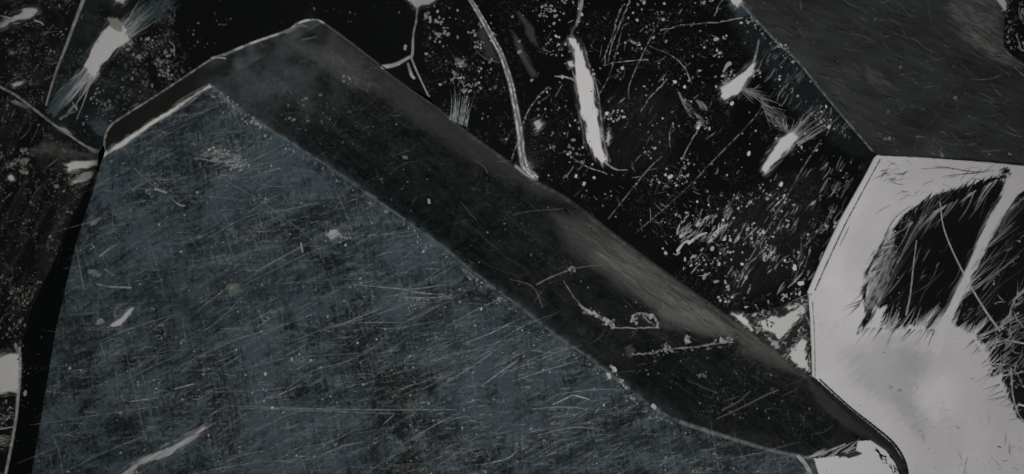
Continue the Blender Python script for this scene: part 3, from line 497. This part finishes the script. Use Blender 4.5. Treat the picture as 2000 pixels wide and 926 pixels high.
# ---- grey facet marks
gf = [(1470,0),(1930,0),(1950,110),(1995,140),(1995,315),(1715,295)]
scat(gf, 300, -24, 20, (5,60), (.6,1.8), (.01,.12), brk=.4, mode='add'); scat(gf, 90, 30, 50, (6,30), (.7,1.5), (.02,.12), mode='add'); specks(gf, 170, (.6,2), (.04,.3))
scat(gf, 200, -22, 14, (10,50), (1,2.4), (.4,.7), mode='mul')
for P_, q in [([(1865,162),(1830,225),(1800,260),(1785,292)], .1), ([(1812,0),(1815,25),(1820,50)], .12), ([(1820,52),(1860,82),(1890,102),(1940,118)], .1), ([(1765,76),(1800,73),(1840,86),(1870,96)], .1), ([(1895,155),(1930,155),(1955,147)], .25), ([(1563,0),(1564,18)], .15), ([(1680,12),(1692,26)], .15), ([(1980,130),(1990,140),(2000,148)], .3), ([(1720,172),(1760,176)], .12), ([(1915,300),(2000,318)], .06)]:
    line(P_, 1.5, 2, q, brk=.4, mode='max')
for c in ((1735,218),(1730,270),(1737,272),(1840,302),(1868,193),(1973,300)): specks([(c[0]-3,c[1]-3),(c[0]+3,c[1]-3),(c[0]+3,c[1]+3),(c[0]-3,c[1]+3)], 3, (1.5,3), (.1,.35))
poly([(1940,-12),(1958,-12),(1966,4),(1964,22),(1956,14),(1948,4)], .85, soft=2.5, rag=1.5); specks([(1962,0),(2010,0),(2010,110),(1968,90)], 60, (.8,2.6), (.15,.6)); scat([(1970,0),(2000,0),(2000,40),(1970,30)], 14, 150, 40, (6,18), (1,3), (.3,.6)); line([(1985,68),(1990,82),(1994,98)], 3, 3, .4, brk=.5)
# plain finish outside what the camera sees
K = np.clip(K, 0, 1.1); B = np.clip(B, 0, 1.6); T = np.clip(T, 0, 1)

#@@MATERIAL
# ------------------------------------------------------------------ material: polished dark metal-lustre stone, painted reflections and scratches mixed in from the canvas
def node(nt, t, **k):
    n = nt.nodes.new(t)
    for a, b in k.items(): setattr(n, a, b)
    return n
mat = bpy.data.materials.new('polished_stone'); mat.use_nodes = True; nt = mat.node_tree; nt.nodes.clear(); L = nt.links.new
out = node(nt, 'ShaderNodeOutputMaterial')
at = node(nt, 'ShaderNodeAttribute', attribute_name='glint_wear'); sep = node(nt, 'ShaderNodeSeparateColor'); L(at.outputs['Color'], sep.inputs[0])
tc = node(nt, 'ShaderNodeTexCoord')
cn = node(nt, 'ShaderNodeTexNoise'); cn.inputs['Scale'].default_value = 60; cn.inputs['Detail'].default_value = 6; L(tc.outputs['Object'], cn.inputs['Vector'])
tint = node(nt, 'ShaderNodeMix', data_type='RGBA'); tint.inputs['A'].default_value = (0.60, 0.595, 0.59, 1); tint.inputs['B'].default_value = (0.54, 0.57, 0.46, 1); L(sep.outputs[2], tint.inputs['Factor'])
fn = node(nt, 'ShaderNodeTexNoise'); fn.inputs['Scale'].default_value = 2600; fn.inputs['Detail'].default_value = 4; L(tc.outputs['Object'], fn.inputs['Vector'])
sub = node(nt, 'ShaderNodeVectorMath', operation='SUBTRACT'); L(fn.outputs['Color'], sub.inputs[0]); sub.inputs[1].default_value = (.5, .5, .5)
scl = node(nt, 'ShaderNodeVectorMath', operation='SCALE'); L(sub.outputs[0], scl.inputs[0]); scl.inputs['Scale'].default_value = 0.14
geo = node(nt, 'ShaderNodeNewGeometry')
def lamp_facing_bsdf(n, rough, g):  # fixed lamp-facing normal, shows the painted reflections
    scl = node(nt, 'ShaderNodeVectorMath', operation='SCALE'); L(sub.outputs[0], scl.inputs[0]); scl.inputs['Scale'].default_value = g
    a = node(nt, 'ShaderNodeVectorMath', operation='ADD'); a.inputs[0].default_value = n; L(scl.outputs[0], a.inputs[1])
    nn = node(nt, 'ShaderNodeVectorMath', operation='NORMALIZE'); L(a.outputs[0], nn.inputs[0])
    p = node(nt, 'ShaderNodeBsdfPrincipled'); p.inputs['Metallic'].default_value = 1; p.inputs['Roughness'].default_value = rough
    L(tint.outputs['Result'], p.inputs['Base Color']); L(nn.outputs[0], p.inputs['Normal']); return p
pK = lamp_facing_bsdf(nK, .38, .02); pB = lamp_facing_bsdf(nB, .42, .2)
bump = node(nt, 'ShaderNodeBump'); bump.inputs['Strength'].default_value = .25; bump.inputs['Distance'].default_value = 5e-5; L(fn.outputs['Fac'], bump.inputs['Height'])
pol = node(nt, 'ShaderNodeBsdfPrincipled'); pol.inputs['Metallic'].default_value = .9; pol.inputs['Base Color'].default_value = (.17, .172, .168, 1); L(bump.outputs[0], pol.inputs['Normal'])
rr = node(nt, 'ShaderNodeMapRange'); L(cn.outputs['Fac'], rr.inputs[0]); rr.inputs['To Min'].default_value = .05; rr.inputs['To Max'].default_value = .22; L(rr.outputs[0], pol.inputs['Roughness'])
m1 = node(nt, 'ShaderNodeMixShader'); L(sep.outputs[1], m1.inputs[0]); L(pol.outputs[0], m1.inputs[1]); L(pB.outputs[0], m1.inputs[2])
m2 = node(nt, 'ShaderNodeMixShader'); L(sep.outputs[0], m2.inputs[0]); L(m1.outputs[0], m2.inputs[1]); L(pK.outputs[0], m2.inputs[2]); L(m2.outputs[0], out.inputs[0])

body_mat = bpy.data.materials.new('stone_body'); body_mat.use_nodes = True; p = body_mat.node_tree.nodes['Principled BSDF']
p.inputs['Base Color'].default_value = (.03, .03, .032, 1); p.inputs['Roughness'].default_value = .45
n = node(body_mat.node_tree, 'ShaderNodeTexNoise'); n.inputs['Scale'].default_value = 400
b = node(body_mat.node_tree, 'ShaderNodeBump'); b.inputs['Distance'].default_value = 3e-4; body_mat.node_tree.links.new(n.outputs[0], b.inputs['Height']); body_mat.node_tree.links.new(b.outputs[0], p.inputs['Normal'])
dust_mat = bpy.data.materials.new('pale_dust'); dust_mat.use_nodes = True; p = dust_mat.node_tree.nodes['Principled BSDF']; p.inputs['Base Color'].default_value = (.5, .48, .45, 1); p.inputs['Roughness'].default_value = .8
n = node(dust_mat.node_tree, 'ShaderNodeTexNoise'); n.inputs['Scale'].default_value = 900
cr = node(dust_mat.node_tree, 'ShaderNodeMix', data_type='RGBA'); cr.inputs['A'].default_value = (.25, .24, .2, 1); cr.inputs['B'].default_value = (.7, .68, .66, 1); dust_mat.node_tree.links.new(n.outputs[0], cr.inputs['Factor']); dust_mat.node_tree.links.new(cr.outputs['Result'], p.inputs['Base Color'])

#@@BUILD
# ------------------------------------------------------------------ facets as dense relief meshes
def axis(a, b, m, step):
    core_ = np.arange(a-step*4, b+step*4+.01, step); g = []; s = step; x = core_[-1]
    while x < b+m: s = min(s*1.25, 14); x += s; g.append(x)
    g2 = []; s = step; x = core_[0]
    while x > a-m: s = min(s*1.25, 14); x -= s; g2.append(x)
    return np.concatenate([g2[::-1], core_, g])
STEP = 1.5
AX, AY = axis(0, 2000, 270, STEP), axis(0, 926, 270, STEP)
def mvc_z(px, py, P):
    P = np.array(P, float); n = len(P); z = np.empty(px.size)
    for s in range(0, px.size, 60000):
        x = px[s:s+60000]; y = py[s:s+60000]
        dx = P[:, 0][:, None]-x; dy = P[:, 1][:, None]-y; r = np.hypot(dx, dy)+1e-9
        dx2 = np.roll(dx, -1, 0); dy2 = np.roll(dy, -1, 0); r2 = np.roll(r, -1, 0)
        cr_ = dx*dy2-dy*dx2; dt = dx*dx2+dy*dy2
        tn = (r*r2-dt)/np.where(np.abs(cr_) < 1e-6, 1e-6, cr_)
        wgt = (tn+np.roll(tn, 1, 0))/r; sm = wgt.sum(0)
        zz = (wgt*P[:, 2][:, None]).sum(0)/np.where(np.abs(sm) < 1e-12, 1e-12, sm)
        # points on the outline: linear along the edge
        on = np.full(x.size, 1e9); zo = np.zeros(x.size)
        for i in range(n):
            a, b_ = P[i], P[(i+1) % n]; LL = (b_[0]-a[0])**2+(b_[1]-a[1])**2+1e-12
            t = np.clip(((x-a[0])*(b_[0]-a[0])+(y-a[1])*(b_[1]-a[1]))/LL, 0, 1); d = np.hypot(x-a[0]-t*(b_[0]-a[0]), y-a[1]-t*(b_[1]-a[1]))
            k = d < on; on = np.where(k, d, on); zo = np.where(k, a[2]+t*(b_[2]-a[2]), zo)
        f = np.clip(on/1.5, 0, 1); zz = np.clip(zz, P[:, 2].min()-2, P[:, 2].max()+2)
        z[s:s+60000] = zo*(1-f)+zz*f
    return z
def samp(F, x, y):
    x = np.clip(x+MX, 0, CW-1.001); y = np.clip(y+MY, 0, CH-1.001); xi = x.astype(int); yi = y.astype(int); fx = x-xi; fy = y-yi
    return (F[yi, xi]*(1-fx)+F[yi, xi+1]*fx)*(1-fy)+(F[yi+1, xi]*(1-fx)+F[yi+1, xi+1]*fx)*fy
def world(x, y, z):
    h = (H-z*U)/H
    return (x-1000)*U*h, (463-y)*U*h, z*U
def facet(name, P, parent, label=None):
    xs = [p[0] for p in P]; ys = [p[1] for p in P]
    gx = AX[(AX > min(xs)-16) & (AX < max(xs)+16)]; gy = AY[(AY > min(ys)-16) & (AY < max(ys)+16)]
    nx, ny = len(gx), len(gy); cx, cy = np.meshgrid((gx[1:]+gx[:-1])/2, (gy[1:]+gy[:-1])/2)
    ins = inside(cx, cy, P); j, i = np.nonzero(ins)
    quads = np.stack([j*nx+i, (j+1)*nx+i, (j+1)*nx+i+1, j*nx+i+1], 1)
    used, inv = np.unique(quads, return_inverse=True); quads = inv.reshape(-1, 4)
    X = gx[used % nx].copy(); Y = gy[used//nx].copy()
    # outline vertices snap onto the traced outline
    e = np.sort(np.concatenate([quads[:, [0, 1]], quads[:, [1, 2]], quads[:, [2, 3]], quads[:, [3, 0]]]), 1)
    key, cnt = np.unique(e[:, 0].astype(np.int64)*len(used)+e[:, 1], return_counts=True); k1 = key[cnt == 1]
    bv = np.unique(np.concatenate([k1//len(used), k1 % len(used)])).astype(int)
    bx, by = X[bv], Y[bv]; best = np.full(len(bv), 1e9); sx, sy = bx.copy(), by.copy()
    for a, b_ in zip(P, list(P[1:])+[P[0]]):
        LL = (b_[0]-a[0])**2+(b_[1]-a[1])**2+1e-12; t = np.clip(((bx-a[0])*(b_[0]-a[0])+(by-a[1])*(b_[1]-a[1]))/LL, 0, 1)
        qx = a[0]+t*(b_[0]-a[0]); qy = a[1]+t*(b_[1]-a[1]); d = np.hypot(bx-qx, by-qy); k = d < best
        best = np.where(k, d, best); sx = np.where(k, qx, sx); sy = np.where(k, qy, sy)
    X[bv], Y[bv] = sx, sy
    Z = mvc_z(X, Y, P)
    kk, bb, tt = samp(K, X, Y), samp(B, X, Y), samp(T, X, Y)
    edge = np.ones(len(X)); edge[bv] = 0
    Z = Z+edge*(.9*np.minimum(kk, 1)+1.2*(fbm(X/90, Y/90, 5, 3)-.5))
    wx, wy, wz = world(X, Y, Z)
    me = bpy.data.meshes.new(name); nv, nf = len(X), len(quads)
    me.vertices.add(nv); me.vertices.foreach_set('co', np.stack([wx, wy, wz], 1).astype(np.float32).ravel())
    me.loops.add(nf*4); me.loops.foreach_set('vertex_index', quads.astype(np.int32).ravel())
    me.polygons.add(nf); me.polygons.foreach_set('loop_start', np.arange(0, nf*4, 4, dtype=np.int32)); me.polygons.foreach_set('loop_total', np.full(nf, 4, np.int32))
    me.update(calc_edges=True); me.polygons.foreach_set('use_smooth', np.ones(nf, bool))
    at_ = me.attributes.new('glint_wear', 'FLOAT_COLOR', 'POINT'); at_.data.foreach_set('color', np.stack([kk, bb, tt, np.ones(nv)], 1).astype(np.float32).ravel())  # painted reflections, scratches and tint stored per vertex
    me.materials.append(mat); o = bpy.data.objects.new(name, me); scene.collection.objects.link(o); o.parent = parent
    if label: o['label'] = label
    return o
def body(outline, parent):
    """the stone's rough underside: outline extruded down"""
    n = len(outline); V = []; cxm = sum(p[0] for p in outline)/n; cym = sum(p[1] for p in outline)/n
    for dz, s in ((-5, .997), (-70, .985), (-180, .93)):
        for p_ in outline:
            V.append(world(cxm+(p_[0]-cxm)*s, cym+(p_[1]-cym)*s, max(p_[2]-6, -4)+dz if dz > -180 else -190))
    Fc = [(k*n+i, k*n+(i+1) % n, (k+1)*n+(i+1) % n, (k+1)*n+i) for k in range(2) for i in range(n)]+[tuple(range(2*n, 3*n))]
    me = bpy.data.meshes.new('body'); me.from_pydata(V, [], Fc); me.materials.append(body_mat)
    o = bpy.data.objects.new('body', me); scene.collection.objects.link(o); o.parent = parent
def stone(name, label, group='polished dark faceted stones lying packed together'):
    o = bpy.data.objects.new(name, None); scene.collection.objects.link(o); o['label'] = label; o['category'] = 'stone'; o['group'] = group; o.empty_display_size = .01
    return o
s = stone('faceted_stone', 'largest stone, with a broad scratched face in painted blue-grey reflection sloping off to a dark edge')
facet('front_face', front_face, s, 'broad face with painted blue-grey reflection, crossed by fine scratches')
facet('bevel', upper_bevel, s, 'narrow bevel with thin painted rim light'); facet('bevel', long_bevel, s, 'long dark bevel with painted hazy brownish highlights')
facet('bright_tip', tip_facet, s, 'bright tip with painted white reflection'); facet('side_face', side_facet, s, 'black side face')
body(f1_left[:1]+out_left+out_right[1:]+[(-30,1170,5)]+side_out[:-1][::-1][:-1], s)
s = stone('faceted_stone', 'smooth black stone above the blue-grey one, with a painted bright edge at its right')
facet('black_face', black_facet, s); facet('wedge_face', wedge_facet, s, 'small wedge between two painted bright edges'); body(black_facet, s)
s = stone('faceted_stone', 'glossy black stone with a curved pale ridge, a painted white glint and countless pale specks')
facet('fan_face', fan_facet, s, 'narrow face with a fan of bluish scratches'); facet('mirror_face', mirror_facet, s, 'black mirror-like face full of specks and painted white glints'); body(ridge[:1]+[(1110,385,4),(1300,530,4),(1425,616,4)]+mw[::-1]+r_edge[1:]+v812[::-1]+[(838,190,4)], s)
s = stone('faceted_stone', 'plain grey stone in the top right corner with faint curved scratches')
facet('grey_face', grey_facet, s); facet('corner_face', dark_corner, s, 'black speckled corner face'); body(grey_facet, s)
s = stone('faceted_stone', 'stone with painted white reflection and two dark streaky reflections, in the lower right corner')
facet('white_glint_face', white_facet, s, 'face with painted white reflection and dark streaky reflections'); facet('broken_edge', crumb_facet, s, 'broken crumbly white edge'); body(white_facet, s)
s = stone('faceted_stone', 'dark stone in the top left corner with a brush-shaped painted white glint')
facet('glint_face', upper_left_b, s, 'face with the painted white brush-shaped glint'); facet('speckled_face', upper_left_a, s); body(upper_left_b[:12]+[(88,228,13),(0,170,18),(-260,60,20),(-260,-220,24)], s)
s = stone('faceted_stone', 'brown-black speckled stone at the left edge, beside the blue-grey one')
facet('brown_face', left_a, s, 'brown-black speckled face'); facet('lower_face', left_b, s, 'black face with a painted white glint'); body(left_a[:-1]+left_b[1:-1], s)

# loose dust: tiny grains resting on the stones
bpy.context.view_layer.update()
V, Fc = [], []
rr_ = np.random.RandomState(3)
for fo in [o for o in scene.objects if o.type == 'MESH' and o.name.split('.')[0] not in ('body',)]:
    me = fo.data; nv = len(me.vertices); co = np.empty(nv*3, np.float32); me.vertices.foreach_get('co', co); co = co.reshape(-1, 3)
    vis = np.nonzero((abs(co[:, 0]) < .1) & (abs(co[:, 1]) < .0465))[0]
    for k in rr_.choice(vis, max(1, int(len(vis)*.0009))):
        r = .6*U*(4**(rr_.rand()**2)); c = co[k]; b0 = len(V); m_ = rr_.uniform(.5, 1.3, 8)
        for q in range(5):
            t = q*1.2566+rr_.rand(); V.append((c[0]+r*m_[q]*math.cos(t), c[1]+r*m_[q]*math.sin(t), c[2]-.1*r))
        V.append((c[0]+r*.2, c[1], c[2]+r*.9*m_[5])); Fc += [(b0+q, b0+(q+1) % 5, b0+5) for q in range(5)]
me = bpy.data.meshes.new('dust'); me.from_pydata(V, [], Fc); me.materials.append(dust_mat); o = bpy.data.objects.new('dust', me); scene.collection.objects.link(o)
o['label'] = 'pale dust grains sprinkled over the polished stones'; o['category'] = 'dust'; o['kind'] = 'stuff'
# the surface under the stones
me = bpy.data.meshes.new('ground'); me.from_pydata([(-3,-3,-.0195),(3,-3,-.0195),(3,3,-.0195),(-3,3,-.0195)], [], [(0,1,2,3)]); me.materials.append(body_mat)
o = bpy.data.objects.new('ground', me); scene.collection.objects.link(o); o['kind'] = 'structure'
